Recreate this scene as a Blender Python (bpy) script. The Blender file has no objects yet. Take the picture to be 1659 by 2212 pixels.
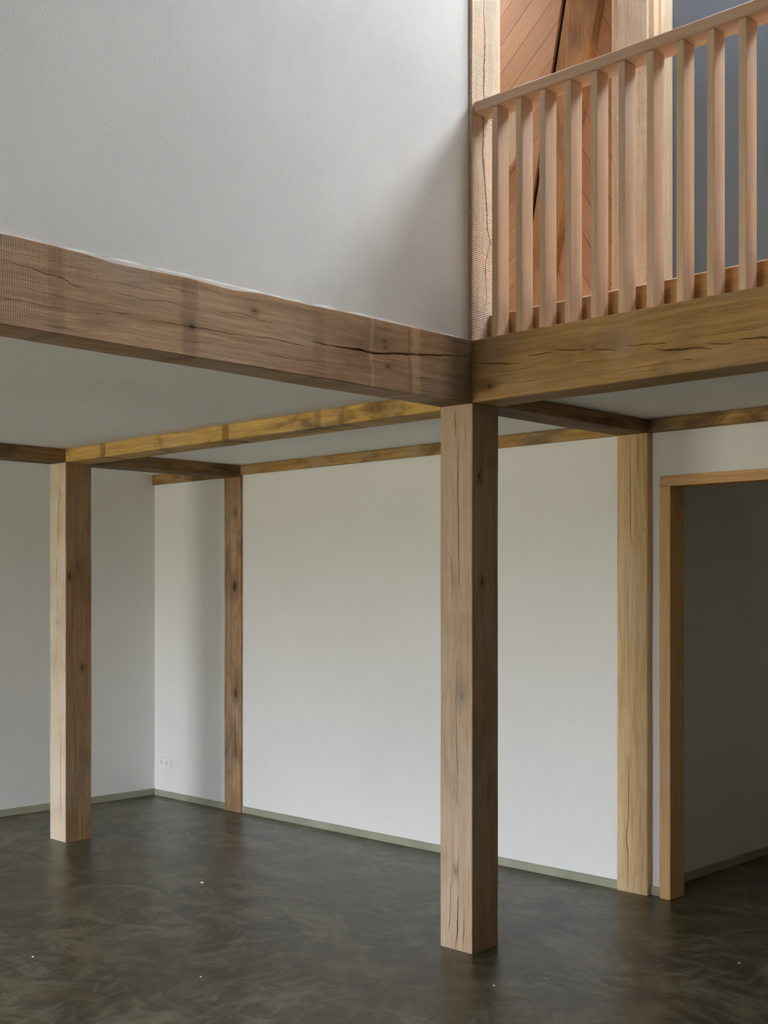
import bpy, bmesh, math, random
from mathutils import Vector, Matrix, noise
from mathutils.geometry import delaunay_2d_cdt

sc = bpy.context.scene
C = sc.collection

# ------------------------------------------------------------------ camera
cam_d = bpy.data.cameras.new('camera')
cam = bpy.data.objects.new('camera', cam_d)
C.objects.link(cam)
cam.location = (3.4423, -4.0725, 1.6)
cam.rotation_euler = (math.pi / 2, 0, 0.7741)
cam_d.sensor_fit = 'HORIZONTAL'
cam_d.sensor_width = 36.0
cam_d.lens = 36.0 * 2620.86 / 1659.0
cam_d.shift_y = (1272.64 - 1106.0) / 1659.0
cam_d.clip_start = 0.05
sc.camera = cam

# ------------------------------------------------------------------ colour management
sc.view_settings.view_transform = 'Standard'
sc.view_settings.look = 'None'
sc.view_settings.exposure = 0.92
sc.view_settings.gamma = 1.0
sc.view_settings.use_curve_mapping = False
sc.cycles.use_denoising = True
sc.cycles.max_bounces = 10
sc.cycles.diffuse_bounces = 7
sc.cycles.sample_clamp_indirect = 6.0
sc.cycles.caustics_reflective = False
sc.cycles.caustics_refractive = False

# ------------------------------------------------------------------ world: overcast sky over a meadow
SKY = 30.0
world = bpy.data.worlds.new('overcast_sky')
sc.world = world
world.use_nodes = True
wn = world.node_tree
wn.nodes.clear()
wo = wn.nodes.new('ShaderNodeOutputWorld')
bg = wn.nodes.new('ShaderNodeBackground')
tc = wn.nodes.new('ShaderNodeTexCoord')
sp = wn.nodes.new('ShaderNodeSeparateXYZ')
mr = wn.nodes.new('ShaderNodeMapRange')
mr.inputs['From Min'].default_value = -1.0
mr.inputs['From Max'].default_value = 1.0
cr = wn.nodes.new('ShaderNodeValToRGB')
wn.links.new(tc.outputs['Generated'], sp.inputs[0])
wn.links.new(sp.outputs['Z'], mr.inputs['Value'])
wn.links.new(mr.outputs[0], cr.inputs['Fac'])
wn.links.new(cr.outputs['Color'], bg.inputs['Color'])
wn.links.new(bg.outputs[0], wo.inputs['Surface'])
el = cr.color_ramp.elements
el[0].position = 0.0;   el[0].color = (0.33, 0.315, 0.24, 1)
el[1].position = 1.0;   el[1].color = (0.86, 0.93, 1.0, 1)
e = el.new(0.495); e.color = (0.34, 0.325, 0.265, 1)
e = el.new(0.515); e.color = (0.655, 0.685, 0.76, 1)
e = el.new(0.60);  e.color = (0.80, 0.86, 0.93, 1)
bg.inputs['Strength'].default_value = SKY

# openings that let the daylight in (centre, size u, size v, rotation matrix columns) -> sky portals
def portal(name, loc, sx, sy, direction):
    d = bpy.data.lights.new(name, 'AREA')
    d.shape = 'RECTANGLE'; d.size = sx; d.size_y = sy
    d.cycles.is_portal = True
    o = bpy.data.objects.new(name, d); C.objects.link(o)
    o.location = loc
    o.rotation_euler = Vector(direction).to_track_quat('-Z', 'Y').to_euler()
    return o

# skylight openings in the slope over the gallery: (x0, x1), along-slope range s0..s1 from the eave
EAVE_Y, EAVE_Z, PITCH = 1.70, 5.10, math.radians(42)
RIDGE_Y = -2.4
SLOPE_LEN = (EAVE_Y - RIDGE_Y) / math.cos(PITCH)
SKYLIGHTS = [(-1.7, -1.05, 0.4, 1.05), (0.25, 0.62, 0.12, 1.85), (1.7, 2.4, 0.1, 0.8), (2.8, 3.3, 1.3, 2.0), (3.7, 4.2, 0.3, 0.8), (5.1, 5.8, 1.3, 2.0)]
SOUTH_WIN = [(-3.0, 0.2, 0.0, 2.25)]          # x0,x1,z0,z1 in the wall at y=-9.5
EAST_WIN = []            # y0,y1,z0,z1 in the wall at x=7

for (x0, x1, s0, s1) in SKYLIGHTS:
    s = (s0 + s1) / 2
    c = Vector(((x0 + x1) / 2, EAVE_Y - s * math.cos(PITCH) + .25 * math.sin(PITCH), EAVE_Z + s * math.sin(PITCH) + .25 * math.cos(PITCH)))
    o = portal('skylight_portal', c, x1 - x0, s1 - s0, (0, -math.sin(PITCH), -math.cos(PITCH)))
    o.rotation_euler = (-(PITCH), 0, 0)
for (x0, x1, z0, z1) in SOUTH_WIN:
    portal('window_portal', ((x0 + x1) / 2, -9.76, (z0 + z1) / 2), x1 - x0, z1 - z0, (0, 1, 0))
for (y0, y1, z0, z1) in EAST_WIN:
    portal('window_portal', (7.26, (y0 + y1) / 2, (z0 + z1) / 2), y1 - y0, z1 - z0, (-1, 0, 0))

# ------------------------------------------------------------------ node helpers
class NT:
    def __init__(s, mat):
        mat.use_nodes = True
        s.t = mat.node_tree; s.t.nodes.clear()
        s.out = s.t.nodes.new('ShaderNodeOutputMaterial')
        s.b = s.t.nodes.new('ShaderNodeBsdfPrincipled')
        s.t.links.new(s.b.outputs[0], s.out.inputs['Surface'])
    def n(s, typ, **kw):
        nd = s.t.nodes.new('ShaderNode' + typ)
        for k, v in kw.items():
            setattr(nd, k, v)
        return nd
    def l(s, a, b): s.t.links.new(a, b)
    def math(s, op, a, b=None, c=None):
        nd = s.n('Math', operation=op)
        for i, v in enumerate((a, b, c)):
            if v is None: continue
            if isinstance(v, (int, float)): nd.inputs[i].default_value = v
            else: s.l(v, nd.inputs[i])
        return nd.outputs[0]
    def noise(s, vec, scale, detail=4, rough=0.55, dist=0.0):
        nd = s.n('TexNoise'); nd.inputs['Scale'].default_value = scale
        nd.inputs['Detail'].default_value = detail; nd.inputs['Roughness'].default_value = rough
        nd.inputs['Distortion'].default_value = dist
        s.l(vec, nd.inputs['Vector']); return nd.outputs['Fac']
    def ramp(s, fac, stops):
        nd = s.n('ValToRGB'); r = nd.color_ramp
        while len(r.elements) > 2: r.elements.remove(r.elements[-1])
        r.elements[0].position, c0 = stops[0][0], stops[0][1]
        r.elements[0].color = (*c0, 1)
        r.elements[1].position = stops[-1][0]; r.elements[1].color = (*stops[-1][1], 1)
        for p, c in stops[1:-1]:
            e = r.elements.new(p); e.color = (*c, 1)
        s.l(fac, nd.inputs['Fac']); return nd.outputs['Color']
    def mix(s, fac, a, b, mode='MIX'):
        nd = s.n('MixRGB', blend_type=mode)
        for i, v in enumerate((fac, a, b)):
            if isinstance(v, (int, float)): nd.inputs[i].default_value = v
            elif isinstance(v, tuple): nd.inputs[i].default_value = (*v, 1)
            else: s.l(v, nd.inputs[i])
        return nd.outputs[0]
    def smooth(s, v, a, b):
        nd = s.n('MapRange', interpolation_type='SMOOTHSTEP')
        nd.inputs['From Min'].default_value = a; nd.inputs['From Max'].default_value = b
        s.l(v, nd.inputs['Value']); return nd.outputs[0]
    def scalevec(s, vec, sx, sy, sz, off=(0, 0, 0)):
        nd = s.n('Mapping'); nd.inputs['Scale'].default_value = (sx, sy, sz)
        nd.inputs['Location'].default_value = off
        s.l(vec, nd.inputs['Vector']); return nd.outputs[0]
    def bump(s, h, strength, dist):
        nd = s.n('Bump'); nd.inputs['Strength'].default_value = strength
        nd.inputs['Distance'].default_value = dist
        s.l(h, nd.inputs['Height']); s.l(nd.outputs[0], s.b.inputs['Normal'])

def srgb(r, g, b):
    f = lambda c: (c / 255 / 12.92) if c / 255 <= 0.04045 else ((c / 255 + 0.055) / 1.055) ** 2.4
    return (f(r), f(g), f(b))

# oak with its grain along one axis of the object; bands = [(position along, half width, strength)],
# knots = [(along, cross1, cross2, radius)], all in the object's own metres
def wood(name, axis, light, dark, stain=0.5, stain_col=None, saw=0.5, rough=0.75, seed=0.0, bands=(), knots=(), bump=0.5, fine=1.0, blotch_scale=2.2, gap=0.62, pale_side=None):
    m = bpy.data.materials.new(name); t = NT(m)
    tcn = t.n('TexCoord'); sep = t.n('SeparateXYZ'); t.l(tcn.outputs['Object'], sep.inputs[0])
    comb = t.n('CombineXYZ')
    order = {'X': ('X', 'Y', 'Z'), 'Y': ('Y', 'Z', 'X'), 'Z': ('Z', 'X', 'Y')}[axis]
    for i, k in enumerate(order): t.l(sep.outputs[k], comb.inputs[i])
    v0 = comb.outputs[0]
    inf = t.n('ObjectInfo')
    rnd = t.math('MULTIPLY', inf.outputs['Random'], 37.0)
    co = t.n('CombineXYZ')
    for i in range(3): t.l(rnd, co.inputs[i])
    add = t.n('VectorMath', operation='ADD'); t.l(v0, add.inputs[0]); t.l(co.outputs[0], add.inputs[1])
    add2 = t.n('VectorMath', operation='ADD'); t.l(add.outputs[0], add2.inputs[0]); add2.inputs[1].default_value = (seed, seed * 1.7, seed * .6)
    v = add2.outputs[0]
    warp = t.noise(t.scalevec(v, 1.3, 5, 5), 1.0, 3)
    wv = t.n('VectorMath', operation='MULTIPLY_ADD')
    cw = t.n('CombineXYZ'); t.l(warp, cw.inputs[1]); t.l(warp, cw.inputs[2])
    t.l(cw.outputs[0], wv.inputs[0]); wv.inputs[1].default_value = (0, .06, .06); t.l(v, wv.inputs[2])
    vw = wv.outputs[0]
    grain = t.noise(t.scalevec(vw, 1.6, 46, 46), 1.0, 6, .6)
    fibre = t.noise(t.scalevec(vw, 9, 300, 300), 1.0, 3, .6)
    rings = t.noise(t.scalevec(vw, .55, 14, 14), 1.0, 2, .5)
    ringl = t.math('SINE', t.math('MULTIPLY', rings, 46.0))
    ringl = t.smooth(ringl, .55, 1.0)
    base = t.ramp(grain, [(.24, dark), (.72, light)])
    base = t.mix(t.math('MULTIPLY', ringl, .22 * fine), base, tuple(c * .55 for c in dark))
    fb = t.smooth(fibre, .28, .60)
    base = t.mix(t.math('MULTIPLY', t.math('SUBTRACT', 1.0, fb), .42 * fine), base, tuple(c * .7 for c in dark))
    # big stains
    st = t.smooth(t.noise(t.scalevec(v, 1.0, 2.2, 2.2), blotch_scale, 5, .62, .5), gap - .12, gap + .10)
    sc_ = stain_col or tuple(c * .42 for c in dark)
    base = t.mix(t.math('MULTIPLY', st, stain), base, sc_)
    # weathered grey film
    gr = t.smooth(t.noise(v, 3.1, 4, .6), .45, .75)
    g = sum(light) / 3
    base = t.mix(t.math('MULTIPLY', gr, .30), base, (g * 1.02, g * .97, g * .93))
    sv = t.n('SeparateXYZ'); t.l(v0, sv.inputs[0])
    if bands:
        wob = t.math('MULTIPLY', t.math('SUBTRACT', t.noise(v, 9.0, 3), .5), .05)
        u = t.math('ADD', sv.outputs[0], wob)
        for (p, hw, k) in bands:
            d = t.math('ABSOLUTE', t.math('SUBTRACT', u, p))
            f = t.math('SUBTRACT', 1.0, t.smooth(d, hw * .6, hw * 1.25))
            base = t.mix(t.math('MULTIPLY', f, abs(k)), base, sc_ if k > 0 else tuple(min(1, c * 1.35) for c in light))
    for (a, b1, c1, r) in knots:
        w2 = t.n('VectorMath', operation='SUBTRACT'); t.l(v0, w2.inputs[0]); w2.inputs[1].default_value = (a, b1, c1)
        w3 = t.n('VectorMath', operation='MULTIPLY'); t.l(w2.outputs[0], w3.inputs[0]); w3.inputs[1].default_value = (.55, 1, 1)
        ln = t.n('VectorMath', operation='LENGTH'); t.l(w3.outputs[0], ln.inputs[0])
        dd = t.math('ADD', ln.outputs['Value'], t.math('MULTIPLY', t.math('SUBTRACT', warp, .5), .02))
        halo = t.math('SUBTRACT', 1.0, t.smooth(dd, r * .8, r * 3.2))
        base = t.mix(t.math('MULTIPLY', halo, .55), base, tuple(c * .50 for c in dark))
        core = t.math('SUBTRACT', 1.0, t.smooth(dd, r * .35, r))
        base = t.mix(t.math('MULTIPLY', core, .85), base, tuple(c * .16 for c in dark))
    if pale_side:
        # faces turned to -Y are mixed paler, in patches
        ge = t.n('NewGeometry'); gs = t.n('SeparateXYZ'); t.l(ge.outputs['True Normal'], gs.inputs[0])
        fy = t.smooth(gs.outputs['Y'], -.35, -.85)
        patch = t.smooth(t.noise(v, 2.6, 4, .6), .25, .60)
        base = t.mix(t.math('MULTIPLY', fy, t.math('MULTIPLY', t.math('ADD', t.math('MULTIPLY', patch, .5), .5), pale_side[1])), base, t.mix(.55, base, pale_side[0], 'SCREEN'))
    t.l(base, t.b.inputs['Base Color'])
    t.b.inputs['Roughness'].default_value = rough
    t.b.inputs['Specular IOR Level'].default_value = .3
    h = t.math('ADD', t.math('MULTIPLY', grain, .6), t.math('MULTIPLY', fibre, .5 * fine))
    if saw > 0:
        ph = t.math('ADD', t.math('MULTIPLY', sv.outputs[0], 780.0), t.math('MULTIPLY', t.noise(v, 4.0, 2), 20.0))
        sw = t.math('MULTIPLY', t.math('ADD', t.math('SINE', ph), 1.0), .5)
        msk = t.smooth(t.noise(v, 2.3, 3), .35, .60)
        h = t.math('ADD', h, t.math('MULTIPLY', t.math('MULTIPLY', sw, msk), saw))
    t.bump(h, bump, .003)
    return m

def plaster(name, col, mott=.05, bump=.35, scale=1.0, rough=.85, tint=None):
    m = bpy.data.materials.new(name); t = NT(m)
    tcn = t.n('TexCoord'); v = tcn.outputs['Object']
    big = t.noise(v, 1.1 * scale, 4, .5)
    med = t.noise(t.scalevec(v, 1, 1, .5), 5.0 * scale, 5, .6)
    base = t.ramp(big, [(.35, tuple(c * (1 - mott) for c in col)), (.65, tuple(min(1, c * (1 + mott * .4)) for c in col))])
    base = t.mix(t.math('MULTIPLY', t.smooth(med, .45, .75), .35), base, tint or tuple(c * (1 - mott * 1.6) for c in col))
    t.l(base, t.b.inputs['Base Color']); t.b.inputs['Roughness'].default_value = rough
    t.b.inputs['Specular IOR Level'].default_value = .2
    h = t.math('ADD', t.math('MULTIPLY', t.noise(v, 110, 4, .65), .6), t.math('MULTIPLY', t.noise(v, 14, 4, .5), .7))
    t.bump(h, bump, .004)
    return m

def flat_mat(name, col, rough=.5, metal=0.0):
    m = bpy.data.materials.new(name); t = NT(m)
    tcn = t.n('TexCoord')
    nz = t.noise(tcn.outputs['Object'], 12, 3)
    t.l(t.ramp(nz, [(.3, tuple(c * .93 for c in col)), (.7, col)]), t.b.inputs['Base Color'])
    t.b.inputs['Roughness'].default_value = rough; t.b.inputs['Metallic'].default_value = metal
    return m

def cement_floor():
    m = bpy.data.materials.new('trowelled_cement'); t = NT(m)
    tcn = t.n('TexCoord'); v = tcn.outputs['Object']
    # trowel strokes: every hand's-breadth of floor was smoothed in its own direction
    w = t.n('TexNoise'); w.inputs['Scale'].default_value = 1.7; w.inputs['Detail'].default_value = 3
    t.l(v, w.inputs['Vector'])
    wm = t.n('VectorMath', operation='MULTIPLY_ADD'); t.l(w.outputs['Color'], wm.inputs[0])
    wm.inputs[1].default_value = (.55, .55, 0); t.l(v, wm.inputs[2])
    vw = wm.outputs[0]
    def strokes(scale, sx, sy, off, k):
        cell = t.n('TexVoronoi', feature='F1'); cell.inputs['Scale'].default_value = scale
        mp = t.scalevec(vw, 1, 1, 1, (off, off * .7, 0)); t.l(mp, cell.inputs['Vector'])
        cs = t.n('SeparateXYZ'); t.l(cell.outputs['Color'], cs.inputs[0])
        ang = t.math('MULTIPLY', cs.outputs[0], k)
        vr = t.n('VectorRotate', rotation_type='Z_AXIS'); t.l(v, vr.inputs['Vector']); t.l(ang, vr.inputs['Angle'])
        return t.noise(t.scalevec(vr.outputs[0], sx, sy, 1), 1.0, 7, .62, .35), cs.outputs[1]
    s1, c1 = strokes(1.5, 1.7, 7.0, 3.1, 2.2)
    s2, c2 = strokes(2.6, 3.0, 15.0, 11.7, 3.0)
    big = t.noise(v, .9, 5, .62)
    cloud = t.noise(t.scalevec(vw, 1, 1.8, 1), 2.6, 8, .70, .9)
    a = srgb(54, 50, 38); b = srgb(110, 105, 86); c_ = srgb(134, 136, 130)
    base = t.ramp(t.math('ADD', t.math('MULTIPLY', s1, .35), t.math('MULTIPLY', cloud, .65)), [(.41, a), (.50, srgb(76, 72, 57)), (.585, b)])
    base = t.mix(t.math('MULTIPLY', t.smooth(s2, .50, .62), .34), base, c_)
    base = t.mix(t.math('MULTIPLY', t.smooth(s2, .46, .32), .30), base, srgb(50, 46, 35))
    base = t.mix(t.math('MULTIPLY', t.smooth(big, .44, .62), .45), base, srgb(84, 73, 54))
    # pale scuffed specks in clusters
    vo = t.n('TexVoronoi', feature='F1'); vo.inputs['Scale'].default_value = 34
    vs = t.scalevec(v, .55, 1.6, 1); t.l(vs, vo.inputs['Vector'])
    spk = t.math('SUBTRACT', 1.0, t.smooth(vo.outputs['Distance'], .16, .24))
    clus = t.smooth(t.noise(v, 3.4, 3, .5), .60, .68)
    base = t.mix(t.math('MULTIPLY', t.math('MULTIPLY', spk, clus), .55), base, srgb(168, 172, 172))
    # hairline cracks
    vc = t.n('TexVoronoi', feature='DISTANCE_TO_EDGE'); vc.inputs['Scale'].default_value = .55
    t.l(vw, vc.inputs['Vector'])
    hc = t.math('MULTIPLY', t.math('SUBTRACT', 1.0, t.smooth(vc.outputs['Distance'], .0015, .006)), t.smooth(t.noise(v, 1.7, 2), .52, .6))
    base = t.mix(t.math('MULTIPLY', hc, .55), base, srgb(46, 43, 34))
    t.l(base, t.b.inputs['Base Color'])
    rr = t.n('MapRange'); rr.inputs['To Min'].default_value = .24; rr.inputs['To Max'].default_value = .46
    t.l(s2, rr.inputs['Value']); t.l(rr.outputs[0], t.b.inputs['Roughness'])
    t.b.inputs['Specular IOR Level'].default_value = .32
    h = t.math('ADD', t.math('MULTIPLY', s1, .8), t.math('MULTIPLY', s2, .6))
    t.bump(h, .30, .006)
    return m

# ------------------------------------------------------------------ mesh helpers
def link(name, bm, mat, parent=None, origin=None, merge=True):
    if merge: bmesh.ops.remove_doubles(bm, verts=bm.verts, dist=1e-5)
    bmesh.ops.recalc_face_normals(bm, faces=bm.faces)
    me = bpy.data.meshes.new(name); bm.to_mesh(me); bm.free()
    for mt in (mat if isinstance(mat, (list, tuple)) else [mat]): me.materials.append(mt)
    o = bpy.data.objects.new(name, me); C.objects.link(o)
    if origin is not None:
        me.transform(Matrix.Translation(-Vector(origin))); o.location = origin
    if parent is not None:
        o.parent = parent; o.matrix_parent_inverse = Matrix.Translation(-Vector(parent.location))
    return o

def box(bm, lo, hi, bevel=0.0, seg=2):
    r = bmesh.ops.create_cube(bm, size=1.0)
    vs = r['verts']
    for v in vs:
        v.co = Vector([lo[i] + (v.co[i] + .5) * (hi[i] - lo[i]) for i in range(3)])
    if bevel > 0:
        es = list({e for v in vs for e in v.link_edges})
        bmesh.ops.bevel(bm, geom=es, offset=bevel, segments=seg, profile=.5, affect='EDGES')

def struct(o): o['kind'] = 'structure'; return o
def tag(o, label, cat, group=None):
    o['label'] = label; o['category'] = cat
    if group: o['group'] = group
    return o
def empty(name, loc):
    o = bpy.data.objects.new(name, None); C.objects.link(o); o.location = loc
    o.empty_display_size = .05
    return o

def crack_poly(pts, width, rng):
    # resample the centre line with a little jitter and give it a tapering width
    out = []
    P = [Vector(p) for p in pts]
    seg = [(P[i + 1] - P[i]).length for i in range(len(P) - 1)]
    L = sum(seg); n = max(6, int(L / .012))
    for k in range(n + 1):
        s = L * k / n; i = 0
        while i < len(seg) - 1 and s > seg[i]: s -= seg[i]; i += 1
        p = P[i].lerp(P[i + 1], min(1, s / max(seg[i], 1e-6)))
        out.append(p)
    res = []
    ph = rng.random() * 50
    for k, p in enumerate(out):
        d = (out[min(k + 1, n)] - out[max(k - 1, 0)]).normalized(); nn = Vector((-d.y, d.x))
        tt = k / n
        w = width * (math.sin(math.pi * min(1, max(0, tt))) ** .55) * (.62 + .6 * abs(noise.noise(Vector((ph + k * .55, 0, 0)))) * 1.6)
        j = noise.noise(Vector((ph, k * .33, 3))) * .004
        res.append((p + nn * j, nn, w))
    return res

# short hairline checks scattered along a face: (along range), (across range), count
def hair(u0, u1, v0, v1, n, seed, w=.0016, lmin=.08, lmax=.30, near=()):
    r = random.Random(seed); out = []
    while len(out) < n:
        u = r.uniform(u0, u1); v = r.uniform(v0, v1); L = r.uniform(lmin, lmax)
        if any(min(p[0] for p in pts) - L - .02 < u < max(p[0] for p in pts) + .02 and min(p[1] for p in pts) - .012 < v < max(p[1] for p in pts) + .012 for pts, _ in list(near) + out): continue
        d = r.uniform(-.012, .012)
        out.append(([(u, v), (u + L * .5, min(v1, max(v0, v + d * .4))), (u + L, min(v1, max(v0, v + d)))], w * r.uniform(.6, 1.3)))
    return out

def inside(p, poly):
    r = False
    for i in range(len(poly)):
        a, b = poly[i], poly[i - 1]
        if (a.y > p.y) != (b.y > p.y) and p.x < (b.x - a.x) * (p.y - a.y) / (b.y - a.y) + a.x: r = not r
    return r

# A sawn timber: an 8-sided bar with slightly wandering arrises; drying checks are real grooves
# cut into the faces.  cracks = {'-Y': [(points(long, cross), width), ...]}
def timber(name, lo, hi, axis, mat, cracks=None, wob=.0012, ch=.003, seed=1, parent=None, shape=None, origin=None, step=.12, dark_slot=None):
    rng = random.Random(seed)
    A = 'XYZ'.index(axis); B, D = [(1, 2), (2, 0), (0, 1)][A]
    n = max(2, int((hi[A] - lo[A]) / step)); us = [lo[A] + (hi[A] - lo[A]) * i / n for i in range(n + 1)]
    b0, b1, d0, d1 = lo[B], hi[B], lo[D], hi[D]
    nom = [(b0 + ch, d0), (b1 - ch, d0), (b1, d0 + ch), (b1, d1 - ch), (b1 - ch, d1), (b0 + ch, d1), (b0, d1 - ch), (b0, d0 + ch)]
    corner = [0, 1, 1, 2, 2, 3, 3, 0]
    def edge(i, u):
        b, d = nom[i]; c = corner[i]
        s = seed * 7.3
        ob = noise.noise(Vector((u * 1.7 + s, c * 5.1, 0))) * wob * 2 + noise.noise(Vector((u * 14 + s, c * 9.1, 4))) * wob * .7
        od = noise.noise(Vector((u * 1.7 + s, c * 5.1, 9))) * wob * 2 + noise.noise(Vector((u * 14 + s, c * 9.1, 7))) * wob * .7
        if u <= lo[A] + 1e-6 or u >= hi[A] - 1e-6: ob *= .3; od *= .3
        p = [0, 0, 0]; p[A] = u; p[B] = b + ob; p[D] = d + od
        if shape: p = shape(u, c, p)
        return Vector(p)
    bm = bmesh.new()
    ring = [[bm.verts.new(edge(i, u)) for i in range(8)] for u in us]
    for k in range(n):
        for i in (1, 3, 5, 7):
            j = (i + 1) % 8
            bm.faces.new((ring[k][i], ring[k][j], ring[k + 1][j], ring[k + 1][i]))
    bm.faces.new(ring[0][::-1]); bm.faces.new(ring[-1])
    ax = 'XYZ'
    faces = {('-' + ax[D]): (0, 1, B), ('+' + ax[B]): (2, 3, D), ('+' + ax[D]): (5, 4, B), ('-' + ax[B]): (7, 6, D)}
    inward = {'-' + ax[D]: (D, 1), '+' + ax[B]: (B, -1), '+' + ax[D]: (D, -1), '-' + ax[B]: (B, 1)}
    for key, (i, j, cr_ax) in faces.items():
        cl = (cracks or {}).get(key)
        if not cl:
            for k in range(n):
                bm.faces.new((ring[k][i], ring[k][j], ring[k + 1][j], ring[k + 1][i]))
            continue
        lo_i = nom[i][0] if cr_ax == B else nom[i][1]
        hi_i = nom[j][0] if cr_ax == B else nom[j][1]
        ei = [r[i].co.copy() for r in ring]; ej = [r[j].co.copy() for r in ring]
        def to3(u, v):
            f = (u - us[0]) / (us[-1] - us[0]) * n; k = min(n - 1, max(0, int(f))); f -= k
            a = ei[k].lerp(ei[k + 1], f); b = ej[k].lerp(ej[k + 1], f)
            return a.lerp(b, (v - lo_i) / (hi_i - lo_i))
        vin = [Vector((u, lo_i)) for u in us] + [Vector((u, hi_i)) for u in reversed(us)]
        fin = [list(range(len(vin)))]
        polys = []
        for pts, w in cl:
            cp = crack_poly(pts, w, rng)
            cp = [(Vector((min(us[-1] - .002, max(us[0] + .002, c[0].x)), min(hi_i - .004, max(lo_i + .004, c[0].y)))), c[1], c[2]) for c in cp]
            up = [c + nn * w_ / 2 for c, nn, w_ in cp[1:-1]]; dn = [c - nn * w_ / 2 for c, nn, w_ in cp[1:-1]]
            loop = [cp[0][0]] + up + [cp[-1][0]] + dn[::-1]
            fin.append(list(range(len(vin), len(vin) + len(loop)))); vin += loop
            polys.append((cp, up, dn, w))
        edges = [(fl[q], fl[(q + 1) % len(fl)]) for fl in fin for q in range(len(fl))]
        vo, eo, fo, ov, oe, of = delaunay_2d_cdt(vin, edges, [], 0, 1e-6, True)
        bv = [bm.verts.new(to3(p.x, p.y)) for p in vo]
        loops = [[vin[q] for q in fl] for fl in fin[1:]]
        for f in fo:
            c = sum((vo[q] for q in f), Vector((0, 0))) / len(f)
            if not any(inside(c, lp) for lp in loops):
                try: bm.faces.new([bv[q] for q in f])
                except ValueError: pass
        ix, sg = inward[key]
        for cp, up, dn, w in polys:
            dep = min(.022, w * 3.2)
            m = len(up)
            cen = []
            for q, (c, nn, w_) in enumerate(cp):
                p = to3(c.x, c.y)
                if 0 < q < len(cp) - 1: p[ix] += sg * dep * min(1, w_ / w)
                cen.append(bm.verts.new(p))
            U = [cen[0]] + [bm.verts.new(to3(p.x, p.y)) for p in up] + [cen[-1]]
            Dn = [cen[0]] + [bm.verts.new(to3(p.x, p.y)) for p in dn] + [cen[-1]]
            for q in range(len(cen) - 1):
                for S in (U, Dn):
                    vs = [S[q], S[q + 1], cen[q + 1], cen[q]]
                    vv = []
                    for v in vs:
                        if v not in vv: vv.append(v)
                    if len(vv) >= 3:
                        try: bm.faces.new(vv)
                        except ValueError: pass
    if origin is None:
        origin = list(lo)
    return link(name, bm, mat, parent, origin)

# drying checks: (points in metres along / across the face, width)
CR_LB = [([(-0.958, 2.552), (-0.861, 2.549), (-0.751, 2.552), (-0.604, 2.552), (-0.474, 2.569), (-0.322, 2.584), (-0.146, 2.607), (-0.02, 2.617)], 0.0125), ([(-1.229, 2.528), (-1.118, 2.534), (-1.026, 2.528), (-0.984, 2.527)], 0.0037), ([(-2.236, 2.614), (-2.158, 2.605), (-2.076, 2.596), (-2.012, 2.593), (-1.975, 2.58), (-1.929, 2.578)], 0.0028), ([(-1.852, 2.521), (-1.798, 2.523), (-1.755, 2.527)], 0.003), ([(-1.694, 2.516), (-1.629, 2.519), (-1.53, 2.52), (-1.395, 2.524), (-1.324, 2.525), (-1.207, 2.528)], 0.0031), ([(-2.236, 2.494), (-2.156, 2.5), (-2.104, 2.495), (-2.02, 2.499)], 0.0021), ([(-1.822, 2.591), (-1.724, 2.582), (-1.629, 2.593), (-1.53, 2.589)], 0.0023), ([(-1.378, 2.6), (-1.294, 2.607), (-1.207, 2.59), (-1.118, 2.589)], 0.002), ([(-1.207, 2.471), (-1.026, 2.471), (-0.883, 2.481)], 0.0017)]
CR_RB = [([(0.001, 2.59), (0.172, 2.566), (0.277, 2.552)], 0.0061), ([(0.299, 2.58), (0.381, 2.58), (0.441, 2.576)], 0.0058), ([(0.45, 2.588), (0.557, 2.573), (0.605, 2.565)], 0.0057), ([(0.624, 2.566), (0.689, 2.557), (0.762, 2.542)], 0.0056), ([(0.79, 2.555), (0.895, 2.549), (0.981, 2.535)], 0.0045), ([(0.913, 2.524), (0.981, 2.511), (1.065, 2.507), (1.114, 2.506), (1.17, 2.491)], 0.0089), ([(1.147, 2.514), (1.226, 2.502), (1.272, 2.504)], 0.0052), ([(1.265, 2.515), (1.341, 2.508), (1.458, 2.495)], 0.0085), ([(1.04, 2.468), (1.089, 2.464)], 0.0026)]
CR_PY = [([(-0.095, 2.407), (-0.101, 2.37), (-0.095, 2.329), (-0.098, 2.271)], 0.0041), ([(-0.079, 2.272), (-0.08, 2.19), (-0.082, 2.077), (-0.079, 1.954), (-0.076, 1.749), (-0.071, 1.595), (-0.066, 1.544)], 0.0049), ([(-0.12, 1.75), (-0.113, 1.651), (-0.113, 1.552)], 0.0033), ([(-0.08, 0.25), (-0.082, 0.166), (-0.084, 0.078), (-0.096, 0.003)], 0.0078), ([(-0.12, 0.307), (-0.129, 0.146), (-0.134, 0.065)], 0.0045), ([(-0.043, 0.197), (-0.046, 0.099), (-0.054, 0.003)], 0.0045), ([(-0.087, 1.298), (-0.093, 1.03), (-0.084, 0.764), (-0.09, 0.599)], 0.0031), ([(-0.079, 0.457), (-0.082, 0.354), (-0.084, 0.272)], 0.0029)]
CR_PX = [([(0.085, 1.451), (0.084, 1.339), (0.081, 1.134)], 0.0033), ([(0.09, 2.406), (0.084, 2.324), (0.078, 2.159)], 0.0029)]
CR_QY = [([(-3.455, 1.814), (-3.458, 1.708), (-3.468, 1.628)], 0.0053), ([(-3.407, 2.298), (-3.435, 2.101), (-3.444, 1.829)], 0.0059), ([(-3.444, 1.537), (-3.447, 1.459)], 0.0059), ([(-3.407, 0.756), (-3.41, 0.341), (-3.407, 0.092)], 0.0059)]
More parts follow.
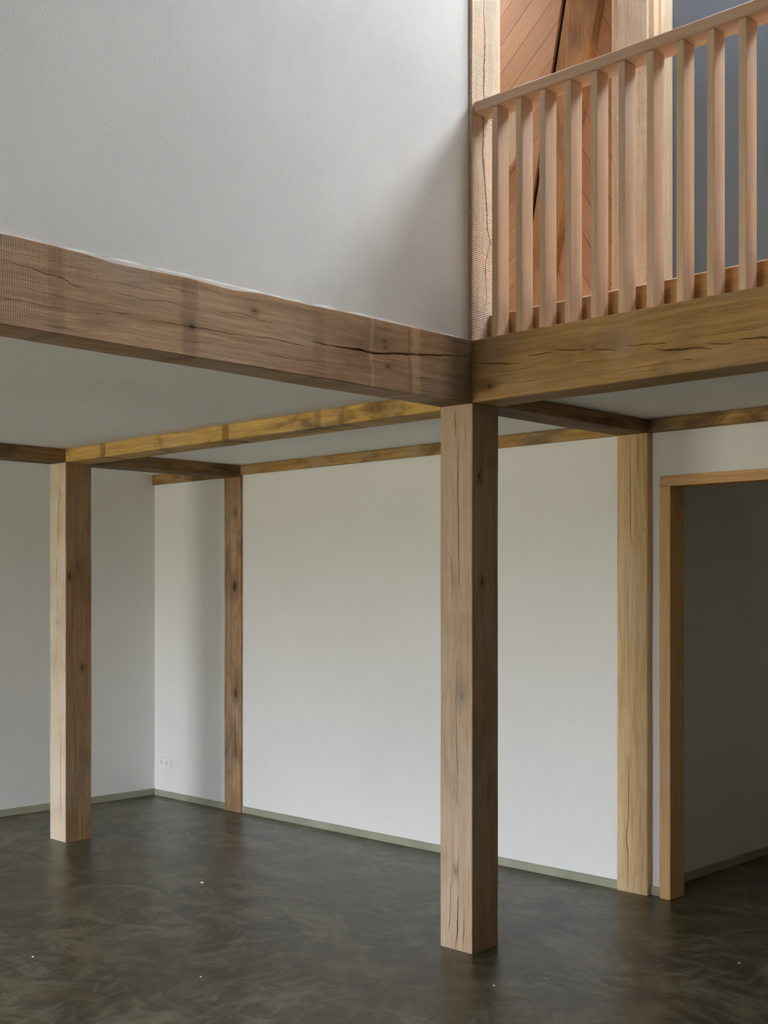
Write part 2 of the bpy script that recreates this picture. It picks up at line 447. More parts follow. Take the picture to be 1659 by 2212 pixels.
CR_QX = [([(0.104, 2.396), (0.091, 2.2), (0.079, 2.002), (0.068, 1.902)], 0.0059), ([(0.085, 1.796), (0.085, 1.708)], 0.0059), ([(0.099, 1.661), (0.095, 1.567), (0.085, 1.512), (0.079, 1.406)], 0.0065), ([(0.079, 0.93), (0.079, 0.418), (0.101, 0.286), (0.096, 0.037)], 0.0088)]
CR_RY = [([(-3.452, 2.213), (-3.443, 2.055)], 0.005), ([(-3.427, 0.843), (-3.411, 0.379), (-3.406, 0.288), (-3.39, 0.032)], 0.006)]
CR_SY = [([(-0.102, 2.4), (-0.102, 2.294), (-0.104, 2.176), (-0.102, 1.826)], 0.0054), ([(-0.056, 2.396), (-0.057, 2.29), (-0.061, 2.174)], 0.0039), ([(-0.122, 1.655), (-0.116, 1.289), (-0.125, 1.043)], 0.0034), ([(-0.115, 0.702), (-0.115, 0.409), (-0.128, 0.284), (-0.115, 0.186), (-0.118, 0.107), (-0.115, 0.022)], 0.0068)]
CR_P2 = [([(0.083, 4.294), (0.081, 4.161), (0.083, 4.088), (0.089, 4.016), (0.083, 3.915), (0.083, 3.801), (0.081, 3.61), (0.074, 3.532), (0.097, 3.332), (0.106, 3.201), (0.126, 3.145), (0.092, 3.052), (0.099, 2.922), (0.099, 2.827)], 0.0115)]
CR_S2 = [([(-0.124, 4.813), (-0.121, 4.641), (-0.112, 4.587), (-0.112, 4.479)], 0.0049)]
CRUMBS = [(-1.878, -0.044, 0.0085, 'largest white plaster crumb on the open floor left of the foreground post'), (-0.594, -1.024, 0.004, 'small white plaster crumb near the bottom of the picture, left of the foreground post'), (-1.335, -1.369, 0.005, 'small white plaster crumb at the lower left, in front of the left freestanding post'), (0.902, 0.699, 0.004, 'tiny white plaster crumb on the dark floor at the lower right'), (0.34, -0.265, 0.004, 'tiny white plaster crumb just in front of the foreground post')]

# ------------------------------------------------------------------ materials
M = {}
M['plaster_upper'] = plaster('plaster_upper', srgb(226, 225, 222), .06, .28, 1.0)
M['plaster_lower'] = plaster('plaster_lower', srgb(228, 228, 225), .035, .22, 1.0)
M['plaster_ceiling'] = plaster('plaster_ceiling', srgb(244, 243, 240), .05, .2, .8)
M['plaster_grey'] = plaster('plaster_grey', srgb(140, 146, 152), .05, .2, 1.0)
M['floor'] = cement_floor()
M['cement_base'] = plaster('cement_base', srgb(160, 160, 140), .16, .5, 3.0, .7)
oakl, oakd = srgb(206, 178, 142), srgb(160, 126, 88)
M['oak_dark'] = wood('oak_dark', 'Z', srgb(110, 84, 60), srgb(80, 60, 42), stain=.2, seed=2, saw=0)
M['plaster_passage'] = plaster('plaster_passage', srgb(206, 192, 168))
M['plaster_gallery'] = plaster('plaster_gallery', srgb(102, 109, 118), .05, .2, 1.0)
M['oak_post'] = wood('oak_post', 'Z', srgb(220, 189, 152), srgb(174, 136, 97), stain=.35, seed=3, saw=.35)
M['oak_post_near'] = wood('oak_post_near', 'Z', srgb(176, 148, 116), srgb(140, 108, 78), stain=.40, seed=5, saw=.25, pale_side=(srgb(158, 146, 130), 1.0),
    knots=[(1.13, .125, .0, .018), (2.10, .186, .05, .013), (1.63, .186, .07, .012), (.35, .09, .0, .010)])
M['oak_post_far'] = wood('oak_post_far', 'Z', srgb(182, 148, 108), srgb(142, 106, 70), stain=.45, seed=11, saw=.35, pale_side=(srgb(236, 226, 206), 1.0),
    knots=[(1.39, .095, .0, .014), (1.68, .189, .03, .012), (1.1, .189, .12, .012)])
M['oak_post_wall'] = wood('oak_post_wall', 'Z', srgb(202, 170, 134), srgb(143, 108, 74), stain=.65, seed=14, saw=.3, gap=.56,
    knots=[(1.62, .12, .0, .03), (.85, .13, .0, .022), (2.15, .13, .0, .012)])
M['oak_post_side'] = wood('oak_post_side', 'Z', srgb(242, 210, 162), srgb(212, 172, 124), stain=.2, seed=17, saw=.2, fine=.9)
M['oak_upper'] = wood('oak_upper', 'Z', srgb(233, 208, 183), srgb(208, 176, 147), stain=.22, seed=21, saw=.9, bump=.6)
M['oak_beam_left'] = wood('oak_beam_left', 'Y', srgb(196, 162, 126), srgb(148, 112, 80), stain=.50, seed=31, saw=.25, bump=.6,
    stain_col=srgb(98, 74, 52), bands=[(7.46, .030, .28), (7.98, .035, .38), (8.59, .035, .22), (8.88, .010, -.25), (9.14, .026, -.35), (9.10, .008, .35), (9.50, .17, .75)],  # last band, at the post end: stain plus corner shadow painted in
    knots=[(8.27, .20, .186, .008), (7.99, .10, .186, .009), (8.95, .19, .186, .005), (8.955, .165, .186, .006), (8.97, .09, .186, .006)])
M['oak_beam_right'] = wood('oak_beam_right', 'X', srgb(176, 140, 88), srgb(134, 100, 56), stain=.42, seed=37, saw=.3,
    stain_col=srgb(92, 64, 34), knots=[(.10, .0, .06, .014)])
M['oak_joist_x'] = wood('oak_joist_x', 'X', srgb(217, 180, 107), srgb(169, 130, 66), stain=.75, seed=41, saw=.2, gap=.60, blotch_scale=3.2,
    stain_col=srgb(84, 56, 30), bands=[(.42, .030, .55), (1.62, .032, .6), (2.35, .025, .4), (2.52, .020, .35)])
M['oak_joist_y'] = wood('oak_joist_y', 'Y', srgb(165, 132, 88), srgb(117, 86, 51), stain=.7, seed=43, saw=.2, gap=.55, stain_col=srgb(70, 46, 26))
M['oak_plate'] = wood('oak_plate', 'X', srgb(197, 161, 99), srgb(148, 112, 60), stain=.75, seed=47, saw=.2, gap=.56, blotch_scale=2.8, stain_col=srgb(84, 56, 30))
M['oak_frame'] = wood('oak_frame', 'Z', srgb(238, 194, 138), srgb(214, 164, 110), stain=.06, seed=53, saw=0, rough=.6, bump=.2, fine=.6)
M['oak_frame_h'] = wood('oak_frame_h', 'X', srgb(232, 186, 130), srgb(200, 150, 98), stain=.10, seed=54, saw=0, rough=.6, bump=.2, fine=.6)
M['rail_wood'] = wood('rail_wood', 'X', srgb(210, 174, 145), srgb(193, 155, 126), stain=.10, seed=61, saw=0, rough=.55, bump=.12, fine=.6)
M['baluster_wood'] = wood('baluster_wood', 'Z', srgb(216, 184, 154), srgb(198, 162, 130), stain=.10, seed=63, saw=0, rough=.5, bump=.12, fine=.6)
M['kick_wood'] = wood('kick_wood', 'X', srgb(190, 146, 96), srgb(166, 122, 76), stain=.10, seed=67, saw=0, rough=.5, bump=.12)
M['casing_wood'] = wood('casing_wood', 'Z', srgb(233, 208, 178), srgb(214, 183, 149), stain=.06, seed=71, saw=0, rough=.6, bump=.12)
M['brace_wood'] = wood('brace_wood', 'Z', srgb(206, 152, 98), srgb(164, 114, 68), stain=.6, seed=73, saw=.1, gap=.55, stain_col=srgb(86, 52, 28))
M['clad_gap_shade'] = flat_mat('clad_gap_shade', srgb(40, 28, 20), .9)
M['socket_plastic'] = flat_mat('socket_plastic', srgb(236, 236, 234), .35)
M['socket_hole'] = flat_mat('socket_hole', srgb(40, 40, 40), .6)
M['steel'] = flat_mat('steel', srgb(190, 190, 188), .3, 1.0)
M['crumb'] = flat_mat('crumb', srgb(226, 224, 216), .9)
M['window_frame'] = flat_mat('window_frame', srgb(170, 140, 104), .6)

def cladding_mat():
    m = bpy.data.materials.new('fir_cladding'); t = NT(m)
    g = t.n('NewGeometry'); tcn = t.n('UVMap')
    at = t.n('Attribute'); at.attribute_name = 'board'
    v = t.scalevec(at.outputs['Vector'], 1, 1, 1)
    rnd = g.outputs['Random Per Island']
    col = t.ramp(rnd, [(0, srgb(204, 156, 122)), (.5, srgb(212, 166, 128)), (1, srgb(196, 146, 112))])
    gr = t.noise(t.scalevec(v, 1.2, 60, 1), 1.0, 5, .6)
    col = t.mix(t.math('MULTIPLY', t.smooth(gr, .3, .7), .22), col, srgb(164, 108, 76))
    kn = t.n('TexVoronoi'); kn.inputs['Scale'].default_value = 2.6
    t.l(t.scalevec(v, .8, 1.6, 1), kn.inputs['Vector'])
    kk = t.math('SUBTRACT', 1.0, t.smooth(kn.outputs['Distance'], .012, .030))
    col = t.mix(t.math('MULTIPLY', kk, .6), col, srgb(96, 56, 36))
    t.l(col, t.b.inputs['Base Color']); t.b.inputs['Roughness'].default_value = .6
    t.b.inputs['Specular IOR Level'].default_value = .3
    t.bump(gr, .1, .002)
    return m
M['cladding'] = cladding_mat()

# ------------------------------------------------------------------ the shell
W = 1.413          # front plane of the framed back wall
ZT = 2.417         # underside of the main beams
ZC = 2.486         # lower ceiling
ZB = 2.690         # top of the main beams

bm = bmesh.new(); box(bm, (-4.66, -9.8, -.12), (7.3, 4.6, 0)); struct(link('floor', bm, M['floor']))

bm = bmesh.new(); box(bm, (-4.66, -9.8, 0), (-4.437, 1.6, 8.4)); struct(link('wall_left', bm, M['plaster_lower']))

# back wall, filled in between the posts, and the door wall set back a little further
bm = bmesh.new()
box(bm, (-4.437, 1.433, 0), (-3.541, 1.6, 2.409))
struct(link('wall_back_corner', bm, M['plaster_lower']))
bm = bmesh.new()
box(bm, (-3.354, 1.433, 0), (-.186, 1.6, ZT))
struct(link('wall_back', bm, M['plaster_lower']))
bm = bmesh.new()
box(bm, (0, 1.453, 0), (.0695, 1.6, ZT))
box(bm, (.0695, 1.453, 2.186), (1.30, 1.6, ZT))
box(bm, (1.30, 1.453, 0), (7.0, 1.6, ZT))
struct(link('wall_door', bm, M['plaster_lower']))

# passage behind the door opening
bm = bmesh.new()
box(bm, (-.12, 1.6, 0), (-.022, 4.4, 2.5)); struct(link('wall_passage_left', bm, M['plaster_lower']))
bm = bmesh.new(); box(bm, (1.5, 1.6, 0), (1.6, 4.4, 2.5)); struct(link('wall_passage_right', bm, M['plaster_lower']))
bm = bmesh.new(); box(bm, (-.12, 4.4, 0), (1.6, 4.5, 2.5)); struct(link('wall_passage_back', bm, M['plaster_passage']))
bm = bmesh.new(); box(bm, (-.12, 1.6, 2.5), (1.6, 4.5, 2.6)); struct(link('ceiling_passage', bm, M['plaster_ceiling']))

# lower ceiling, L-shaped round the open void
bm = bmesh.new()
box(bm, (-4.437, -9.5, ZC), (-.186, 1.6, 2.66))
struct(link('ceiling', bm, M['plaster_ceiling']))
bm = bmesh.new()
box(bm, (-.186, .183, ZC), (7.0, 1.6, 2.66))
struct(link('ceiling_gallery', bm, M['plaster_ceiling']))
bm = bmesh.new()
box(bm, (-4.437, -9.5, 2.66), (-.186, 1.5, 2.70))
box(bm, (-.186, .183, 2.66), (7.0, 1.6, 2.70))
struct(link('floor_upper', bm, M['casing_wood']))

# the tall plaster wall standing on the left beam; its foot is trowelled a little unevenly over the beam
bm = bmesh.new()
ys = [-9.5 + 9.497 * i / 380 for i in range(381)]
cols = []
for y in ys:
    a = noise.noise(Vector((y * 2.2, 0, 0))) ; b = noise.noise(Vector((y * 11, 5, 0)))
    lipx = -.0165 + .003 * a + .003 * b
    lipz = 2.6800
    top = 2.701 + .004 * b + .004 * a
    pr = [(-.19, lipz), (lipx, lipz), (lipx + .002 * b, 2.694 + .003 * a), (-.018 + .002 * a, top), (-.0175, 2.78), (-.017, 8.3), (-.19, 8.3)]
    cols.append([bm.verts.new((x, y, z)) for x, z in pr])
for i in range(len(cols) - 1):
    for j in range(7):
        k = (j + 1) % 7
        bm.faces.new((cols[i][j], cols[i][k], cols[i + 1][k], cols[i + 1][j]))
bm.faces.new(cols[0][::-1]); bm.faces.new(cols[-1])
struct(link('wall_upper_left', bm, M['plaster_upper'], origin=(-.19, -9.5, 2.68)))

# wall at the back of the gallery
bm = bmesh.new(); box(bm, (.0, 1.587, 2.70), (7.0, 1.75, 5.05)); struct(link('wall_gallery_back', bm, M['plaster_gallery']))
bm = bmesh.new(); box(bm, (-4.437, 1.62, 2.70), (.0, 1.75, 5.05)); struct(link('wall_upper_back', bm, M['plaster_grey']))

def holed(bm, u0, u1, v0, v1, holes, fn):
    us = sorted({u0, u1, *[h[0] for h in holes], *[h[1] for h in holes]})
    vs = sorted({v0, v1, *[h[2] for h in holes], *[h[3] for h in holes]})
    for i in range(len(us) - 1):
        for j in range(len(vs) - 1):
            cu, cv = (us[i] + us[i + 1]) / 2, (vs[j] + vs[j + 1]) / 2
            if any(h[0] < cu < h[1] and h[2] < cv < h[3] for h in holes): continue
            fn(us[i], us[i + 1], vs[j], vs[j + 1])

bm = bmesh.new()
holed(bm, -4.66, 7.3, 0, 2.69, SOUTH_WIN, lambda a, b, c, d: box(bm, (a, -9.72, c), (b, -9.5, d)))
struct(link('wall_front', bm, M['oak_dark']))
bm = bmesh.new(); box(bm, (-4.66, -9.72, 2.69), (7.3, -9.5, 8.4)); struct(link('wall_front_upper', bm, M['oak_dark']))
bm = bmesh.new()
box(bm, (7.0, -9.5, 0), (7.22, 1.75, 2.69))
struct(link('wall_right', bm, M['oak_dark']))
bm = bmesh.new()
holed(bm, -9.5, 1.75, 2.69, 8.4, EAST_WIN, lambda a, b, c, d: box(bm, (7.0, a, c), (7.22, b, d)))
struct(link('wall_right_upper', bm, M['plaster_upper']))

# roof: the slope over the gallery with its skylights, and the opposite slope
def slope_pt(x, s, off):
    return Vector((x, EAVE_Y - s * math.cos(PITCH) + off * math.sin(PITCH), EAVE_Z + s * math.sin(PITCH) + off * math.cos(PITCH)))
def slope_box(a, b, c, d):
    vs = [bm.verts.new(slope_pt(x, s, o)) for o in (0, .2) for s in (c, d) for x in (a, b)]
    for f in ((0, 1, 3, 2), (4, 6, 7, 5), (0, 4, 5, 1), (2, 3, 7, 6), (0, 2, 6, 4), (1, 5, 7, 3)):
        bm.faces.new([vs[i] for i in f])
bm = bmesh.new()
holed(bm, -4.66, 7.3, -.25, SLOPE_LEN, SKYLIGHTS, slope_box)
struct(link('ceiling_roof_back', bm, M['plaster_upper'], merge=False))
bm = bmesh.new()
rz = EAVE_Z + SLOPE_LEN * math.sin(PITCH)
ez = rz - (9.8 - abs(RIDGE_Y)) * math.tan(PITCH) * .75
q = [(-4.66, RIDGE_Y, rz), (7.3, RIDGE_Y, rz), (7.3, -9.8, ez), (-4.66, -9.8, ez)]
a = [bm.verts.new(p) for p in q]; b = [bm.verts.new((p[0], p[1], p[2] + .2)) for p in q]
bm.faces.new(a); bm.faces.new(b[::-1])
for i in range(4): bm.faces.new((a[i], b[i], b[(i + 1) % 4], a[(i + 1) % 4]))
struct(link('ceiling_roof_front', bm, M['plaster_upper']))

# window frames in the openings
def window_frame(name, lo, hi, ax, bars):
    bm = bmesh.new(); t = .07
    o = 1 - ax
    def bar(u0, u1, z0, z1):
        l = [0, 0, z0]; h = [0, 0, z1]
        l[o], h[o] = u0, u1; l[ax], h[ax] = lo[ax], hi[ax]
        box(bm, l, h)
    u0, u1, z0, z1 = lo[o], hi[o], lo[2], hi[2]
    bar(u0, u1, z0, z0 + t); bar(u0, u1, z1 - t, z1)
    for i in range(bars + 1):
        u = u0 + (u1 - u0 - t) * i / bars
        bar(u, u + t, z0 + t, z1 - t)
    return struct(link(name, bm, M['window_frame'], merge=False))
for i, (x0, x1, z0, z1) in enumerate(SOUTH_WIN):
    window_frame('window_%d' % (i + 1), (x0, -9.64, z0), (x1, -9.58, z1), 1, 3)
for i, (y0, y1, z0, z1) in enumerate(EAST_WIN):
    window_frame('window_%d' % (i + 2), (7.08, y0, z0), (7.14, y1, z1), 0, 2)

# cement skirting
def skirting(name, lo, hi):
    bm = bmesh.new(); box(bm, lo, hi, .003, 1); struct(link(name, bm, M['cement_base']))
skirting('baseboard_left', (-4.437, -9.5, 0), (-4.424, 1.433, .052))
bm = bmesh.new()
box(bm, (-4.424, 1.421, 0), (-3.5415, 1.433, .047), .003, 1)
box(bm, (-3.3535, 1.421, 0), (-.1865, 1.433, .047), .003, 1)
struct(link('baseboard_back', bm, M['cement_base']))
bm = bmesh.new()
box(bm, (.0005, 1.441, 0), (.0690, 1.453, .047), .003, 1); box(bm, (1.305, 1.441, 0), (7.0, 1.453, .047), .003, 1)
struct(link('baseboard_door', bm, M['cement_base']))
skirting('baseboard_passage', (-.022, 1.61, 0), (-.010, 4.4, .050))

# ------------------------------------------------------------------ timber frame
sw = lambda cl: [([(b, a) for a, b in pts], w) for pts, w in cl]

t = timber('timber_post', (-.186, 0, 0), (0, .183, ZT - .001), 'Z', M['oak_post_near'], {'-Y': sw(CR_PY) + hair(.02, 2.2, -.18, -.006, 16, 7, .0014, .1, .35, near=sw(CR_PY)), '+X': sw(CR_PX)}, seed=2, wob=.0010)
tag(t, 'large oak post standing alone in the foreground where the two main beams meet', 'post')
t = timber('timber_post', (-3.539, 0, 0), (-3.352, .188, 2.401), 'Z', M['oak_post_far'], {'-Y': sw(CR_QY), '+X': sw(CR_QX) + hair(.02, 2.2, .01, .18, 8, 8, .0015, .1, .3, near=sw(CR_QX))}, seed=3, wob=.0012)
tag(t, 'freestanding oak post with a pale face, in the left of the room', 'post')
t = timber('timber_post', (-3.541, W, 0), (-3.354, 1.6, 2.408), 'Z', M['oak_post_wall'], {'-Y': sw(CR_RY)}, seed=4, wob=.0015)
tag(t, 'narrow dark-stained oak post set in the white back wall near the power socket', 'post')
t = timber('timber_post', (-.186, W, 0), (0, 1.6, ZT - .001), 'Z', M['oak_post_side'], {'-Y': sw(CR_SY) + hair(.02, 2.2, -.18, -.006, 14, 9, .0016, .1, .4, near=sw(CR_SY))}, seed=5, wob=.0012)
tag(t, 'oak post set in the back wall beside the doorway', 'post')

top_prof = TOPEDGE = [(-9.5, 2.690), (-2.6, 2.692), (-2.2357, 2.6931), (-2.1404, 2.6936), (-1.9916, 2.6916), (-1.9407, 2.6913), (-1.8342, 2.6819), (-1.7548, 2.6817), (-1.6295, 2.6842), (-1.5033, 2.6859), (-1.3371, 2.6768), (-1.2135, 2.6873), (-1.1904, 2.6886), (-1.084, 2.6863), (-0.8931, 2.6857), (-0.7334, 2.6904), (-0.3907, 2.6914), (.2, 2.6909)]
def beam_shape(u, c, p):
    if c == 2:
        for (a, za), (b, zb) in zip(TOPEDGE, TOPEDGE[1:]):
            if a <= u <= b:
                p[2] += za + (zb - za) * (u - a) / (b - a) - ZB; break
    elif c == 3:
        p[2] -= .004
    if c == 1 and u < -.6: p[2] += .004 * min(1, (-.6 - u) / .5)
    return p
t = timber('timber_beam', (-.186, -9.5, ZT), (0, .183, ZB), 'Y', M['oak_beam_left'], {'+X': CR_LB + hair(-2.6, -.05, 2.43, 2.68, 34, 5, near=CR_LB), '-Z': [([(-9.3, -.012), (-4.0, -.016), (-2.3, -.014), (-1.7, -.018), (-1.0, -.016), (-.35, -.02)], .006)]}, seed=6, wob=.0016, shape=beam_shape, step=.05)
tag(t, 'heavy grey-brown cracked oak beam carrying the tall white wall, running in from the left', 'beam')
t = timber('timber_beam', (.0012, 0, ZT), (7.0, .183, ZB), 'X', M['oak_beam_right'], {'-Y': CR_RB + hair(.03, 1.7, 2.43, 2.67, 16, 6, near=CR_RB)}, seed=7, wob=.0014)
tag(t, 'heavy golden oak beam with a dark split, carrying the balustrade', 'beam')
t = timber('timber_joist', (-3.352, 0.001, 2.402), (-.187, .183, ZC - .001), 'X', M['oak_joist_x'], None, seed=8, wob=.0014)
tag(t, 'yellowish oak joist with dark blotches spanning between the two freestanding posts', 'beam')
t = timber('timber_joist', (-3.539, -9.5, 2.402), (-3.353, 1.4125, ZC - .001), 'Y', M['oak_joist_y'], {'+X': [([(1.02, 2.470), (1.2, 2.455), (1.40, 2.434)], .005)]}, seed=9, wob=.0014)
tag(t, 'dark oak joist passing over the left freestanding post to the narrow wall post', 'beam')
t = timber('timber_joist', (-.186, .184, ZT + .0005), (0, 1.4125, ZC - .001), 'Y', M['oak_joist_y'], {'+X': [([(1.2, 2.472), (1.3, 2.458), (1.40, 2.454)], .004)]}, seed=10, wob=.0014)
tag(t, 'short dark oak joist from the foreground post to the post beside the doorway', 'beam')
t = timber('timber_plate', (-4.437, W, 2.4095), (-3.3545, 1.6, ZC - .001), 'X', M['oak_plate'], None, seed=11, wob=.001)
tag(t, 'oak wall plate above the short wall with the power socket', 'beam')
t = timber('timber_plate', (-3.354, W, ZT + .0005), (-.0005, 1.6, ZC - .001), 'X', M['oak_plate'], None, seed=12, wob=.0014)
tag(t, 'blotchy oak wall plate along the top of the wide white back wall', 'beam')
t = timber('timber_plate', (.0005, W + .004, ZT + .0005), (7.0, 1.6, ZC - .001), 'X', M['oak_plate'], None, seed=13, wob=.0012)
tag(t, 'oak wall plate along the ceiling above the doorway', 'beam')

# upper storey posts
t = timber('timber_post', (-.186, .0, ZB + .001), (0, .177, 5.95), 'Z', M['oak_upper'], {'+X': sw(CR_P2)}, seed=14, wob=.0012)
tag(t, 'pale upper oak post with a long vertical crack at the left end of the balustrade', 'post')
t = timber('timber_post', (-.188, W, 2.701), (0, 1.586, 5.18), 'Z', M['oak_upper'], {'-Y': sw(CR_S2)}, seed=15, wob=.0010)
tag(t, 'rough-sawn upper oak post behind the middle of the balustrade', 'post')

# casings round the upper openings
def trim(name, lo, hi, mat=None, bev=.002):
    bm = bmesh.new(); box(bm, lo, hi, bev, 1)
    return struct(link(name, bm, mat or M['casing_wood'], origin=lo))
trim('trim_1', (-.10, .1775, 2.70), (-.012, .212, 5.6))
trim('trim_2', (-.10, .2125, 2.70), (-.030, .224, 5.6))
trim('trim_3', (-.228, 1.424, 2.70), (-.1885, 1.495, 5.2))
trim('trim_4', (.0005, 1.430, 2.70), (.030, 1.476, 5.18))
trim('trim_5', (.0005, 1.4765, 2.70), (.046, 1.5865, 5.18))

# doorway frame: head lying over the jambs
d = empty('door_1', (.07, 1.4175, 0)); struct(d)
def part(name, lo, hi, mat, parent, bev=.0015):
    bm = bmesh.new(); box(bm, lo, hi, bev, 1); return link(name, bm, mat, parent, origin=lo)
part('jamb', (.070, W + .004, 0), (.133, 1.559, 2.1295), M['oak_frame'], d)
part('jamb', (1.24, W + .004, 0), (1.30, 1.559, 2.1295), M['oak_frame'], d)
part('head', (.070, W + .004, 2.130), (1.30, 1.559, 2.185), M['oak_frame_h'], d)

# ------------------------------------------------------------------ diagonal fir cladding seen through the gallery
from mathutils import geometry as mgeo
def clip(poly, n, c):      # keep the half plane n.p <= c
    out = []
    for i in range(len(poly)):
        a, b = poly[i], poly[(i + 1) % len(poly)]
        da, db = a.dot(n) - c, b.dot(n) - c
        if da <= 0: out.append(a)
        if da * db < 0: out.append(a.lerp(b, da / (da - db)))
    return out
def clad_field(bm, lay, region, angle, pitch, phase, y):
    d = Vector((math.cos(angle), math.sin(angle))); nn = Vector((-d.y, d.x))
    ks = [p.dot(nn) for p in region]
    k = math.floor((min(ks) - phase) / pitch)
    while phase + k * pitch < max(ks):
        a = phase + k * pitch + .0015; b = phase + (k + 1) * pitch - .0015
        p = clip(clip(list(region), -nn, -a), nn, b)
        if len(p) >= 3:
            fr = [bm.verts.new((q.x, y, q.y)) for q in p]; bk = [bm.verts.new((q.x, y + .018, q.y)) for q in p]
            fs = [bm.faces.new(fr), bm.faces.new(bk[::-1])]
            for i in range(len(p)): fs.append(bm.faces.new((fr[i], bk[i], bk[(i + 1) % len(p)], fr[(i + 1) % len(p)])))
            for f in fs:
                for v in f.verts: v[lay] = Vector((v.co.x * d.x + v.co.z * d.y + k * 3.7, v.co.x * nn.x + v.co.z * nn.y, 0))
        k += 1
# brace line: x of its left and right arris at height z
bl = lambda z: -.802 + (z - 3.458) * .194
brr = lambda z: -.628 + (z - 3.395) * .2198
bm = bmesh.new(); lay = bm.verts.layers.float_vector.new('board')
Z0, Z1 = 2.701, 5.25
clad_field(bm, lay, [Vector((-4.43, Z0)), Vector((bl(Z0) - .088, Z0)), Vector((bl(Z1) - .088, Z1)), Vector((-4.43, Z1))], math.radians(39.7), .128, 4.353, 1.50)
clad_field(bm, lay, [Vector((bl(Z0) + .03, Z0)), Vector((-.1895, Z0)), Vector((-.1895, Z1)), Vector((bl(Z1) + .03, Z1))], math.radians(-60), .1155, 1.613, 1.50)
cl = struct(link('wall_cladding', bm, M['cladding'], merge=False))
bm = bmesh.new(); box(bm, (-4.43, 1.522, 2.701), (-.1895, 1.535, 5.22)); struct(link('wall_cladding_back', bm, M['clad_gap_shade']))  # dark-coloured backing paints the shadow in the gap beside the brace
def brace_shape(u, c, p):
    x0, x1 = bl(u), brr(u)
    f = (p[0] - 0.0) / .18
    p[0] = x0 + (x1 - x0) * f
    return p
t = timber('timber_brace', (0, 1.425, 2.702), (.18, 1.499, 5.24), 'Z', M['brace_wood'], None, seed=16, wob=.0010, ch=.009, shape=brace_shape, origin=(bl(2.702), 1.425, 2.702))
tag(t, 'dark brown inclined timber brace against the diagonal boarding behind the balustrade', 'brace')
# added pale board stands in for the lit patch between the first two balusters
bm = bmesh.new()
pz = [(-1.20, 3.86), (-.905, 4.10), (-.905, 4.36), (-1.20, 4.36)]
a = [bm.verts.new((x, 1.470, z)) for x, z in pz]; b = [bm.verts.new((x, 1.499, z)) for x, z in pz]
bm.faces.new(a); bm.faces.new(b[::-1])
for i in range(4): bm.faces.new((a[i], b[i], b[(i + 1) % 4], a[(i + 1) % 4]))
struct(link('lit_patch_board', bm, M['casing_wood'], origin=(-1.2, 1.47, 3.86)))

# ------------------------------------------------------------------ balustrade
bal = empty('balustrade', (0, .012, ZB))
tag(bal, 'light wooden balustrade of flat vertical balusters along the edge of the upper gallery', 'railing')
XE = 3.00
bm = bmesh.new(); box(bm, (.0015, .008, 3.689), (XE, .123, 3.738), .007, 3); link('handrail', bm, M['rail_wood'], bal, origin=(.0015, .008, 3.689))
bm = bmesh.new(); box(bm, (.0015, .1105, 2.7005), (XE, .130, 2.8165), .004, 1); link('kick_board', bm, M['kick_wood'], bal, origin=(.0015, .1105, 2.7005))
bx = [0.132, 0.263, 0.387, 0.517, 0.646, 0.776, 0.906, 1.037, 1.166, 1.295]
while bx[-1] + .13 < XE - .03: bx.append(bx[-1] + .13)
bm = bmesh.new(); box(bm, (bx[0] - .032, .014, 2.692), (bx[0], .094, 3.6885), .003, 2)
b0 = link('baluster', bm, M['baluster_wood'], bal, origin=(bx[0] - .032, .014, 2.692))
for x in bx[1:]:
    o = b0.copy(); C.objects.link(o); o.parent = bal; o.matrix_parent_inverse = b0.matrix_parent_inverse.copy()
    o.location = (x - .032, .014, 2.692)

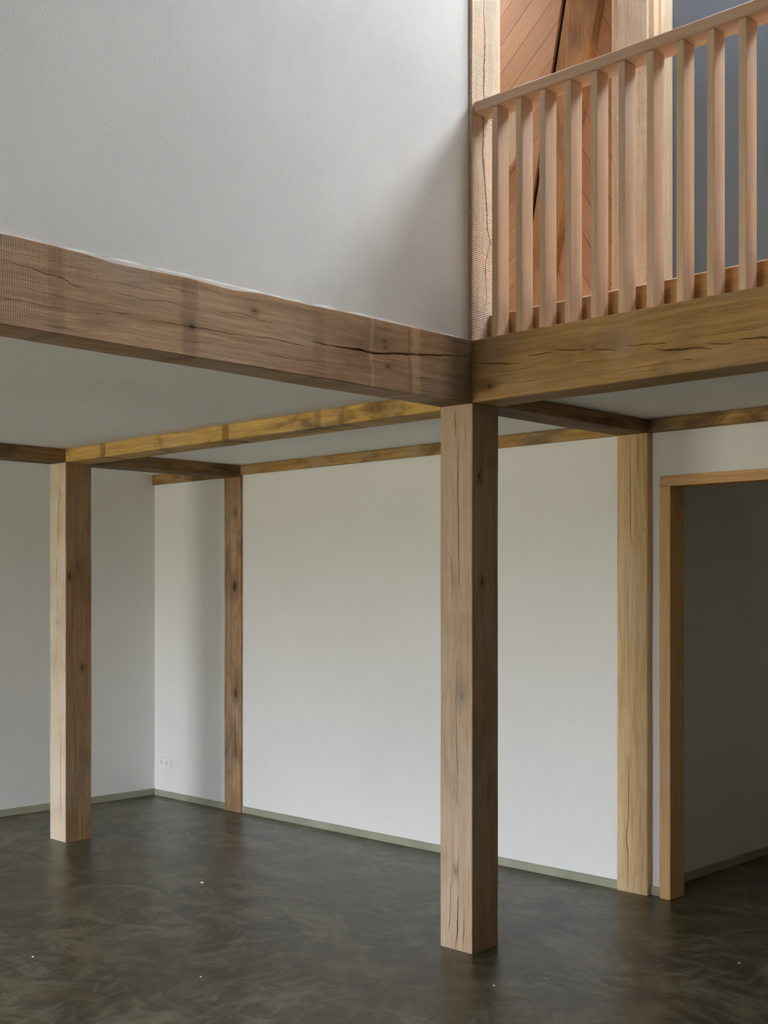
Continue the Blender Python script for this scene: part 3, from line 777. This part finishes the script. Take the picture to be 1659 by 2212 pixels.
# ------------------------------------------------------------------ power socket
so = empty('wall_socket', (-4.2945, 1.433, .2655))
tag(so, 'small white double power socket low on the wall in the far corner', 'socket')
def plate():
    w, h, th, r = .146, .076, .009, .0195
    vin = [Vector((-w / 2, -h / 2)), Vector((w / 2, -h / 2)), Vector((w / 2, h / 2)), Vector((-w / 2, h / 2))]
    fin = [[0, 1, 2, 3]]
    for cx in (-.0355, .0355):
        k = len(vin); vin += [Vector((cx + r * math.cos(a * math.pi / 16), r * math.sin(a * math.pi / 16))) for a in range(32)]
        fin.append(list(range(k, k + 32)))
    vo, eo, fo, ov, oe, of = delaunay_2d_cdt(vin, [], fin, 0, 1e-7, True)
    bm = bmesh.new()
    cx0, cy0, cz0 = -4.2945, 1.433, .2655
    bv = [bm.verts.new((cx0 + p.x, cy0 - th, cz0 + p.y)) for p in vo]
    for f, o_ in zip(fo, of):
        if o_ == [0] or (0 in o_ and len(o_) == 1): bm.faces.new([bv[i] for i in f])
    rim = [bv[i] for i in range(4)]
    back = [bm.verts.new((v.co.x * 1 + (.003 if v.co.x > cx0 else -.003), cy0, v.co.z + (.003 if v.co.z > cz0 else -.003))) for v in rim]
    for i in range(4): bm.faces.new((rim[i], rim[(i + 1) % 4], back[(i + 1) % 4], back[i]))
    bm.faces.new(back)
    return link('cover_plate', bm, M['socket_plastic'], so)
plate()
for cx in (-4.2945 - .0355, -4.2945 + .0355):
    bm = bmesh.new(); r = .0195
    top = [bm.verts.new((cx + r * math.cos(a * math.pi / 16), 1.424, .2655 + r * math.sin(a * math.pi / 16))) for a in range(32)]
    bot = [bm.verts.new((cx + r * .94 * math.cos(a * math.pi / 16), 1.4325, .2655 + r * .94 * math.sin(a * math.pi / 16))) for a in range(32)]
    for i in range(32): bm.faces.new((top[i], top[(i + 1) % 32], bot[(i + 1) % 32], bot[i]))
    bm.faces.new(bot)
    s = link('socket_insert', bm, M['socket_plastic'], so)
    for (dx, dz, nm, mt, rr) in ((-.0095, 0, 'pin_hole', 'socket_hole', .0027), (.0095, 0, 'pin_hole', 'socket_hole', .0027), (0, .0175, 'earth_clip', 'steel', .0026), (0, -.0175, 'earth_clip', 'steel', .0026)):
        bm = bmesh.new()
        bmesh.ops.create_cone(bm, cap_ends=True, segments=12, radius1=rr, radius2=rr, depth=.002)
        bmesh.ops.rotate(bm, verts=bm.verts, matrix=Matrix.Rotation(math.pi / 2, 3, 'X'))
        bmesh.ops.translate(bm, verts=bm.verts, vec=(cx + dx, 1.4312, .2655 + dz))
        p = link(nm, bm, M[mt]); p.parent = s

# ------------------------------------------------------------------ crumbs of plaster on the floor
rng = random.Random(9)
def crumb(x, y, r, lab):
    bm = bmesh.new(); bmesh.ops.create_icosphere(bm, subdivisions=2, radius=r)
    for v in bm.verts:
        k = 1 + .45 * noise.noise(v.co * (1.2 / r) + Vector((x * 9, y * 9, 0)))
        v.co = Vector((v.co.x * k * 1.3, v.co.y * k, v.co.z * k * .55))
    mz = min(v.co.z for v in bm.verts)
    for v in bm.verts: v.co.z -= mz
    o = link('plaster_crumb', bm, M['crumb']); o.location = (x, y, 0)
    tag(o, lab, 'crumb', 'plaster crumbs on the cement floor')
for (x, y, r, lab) in CRUMBS:
    crumb(x, y, r, lab)
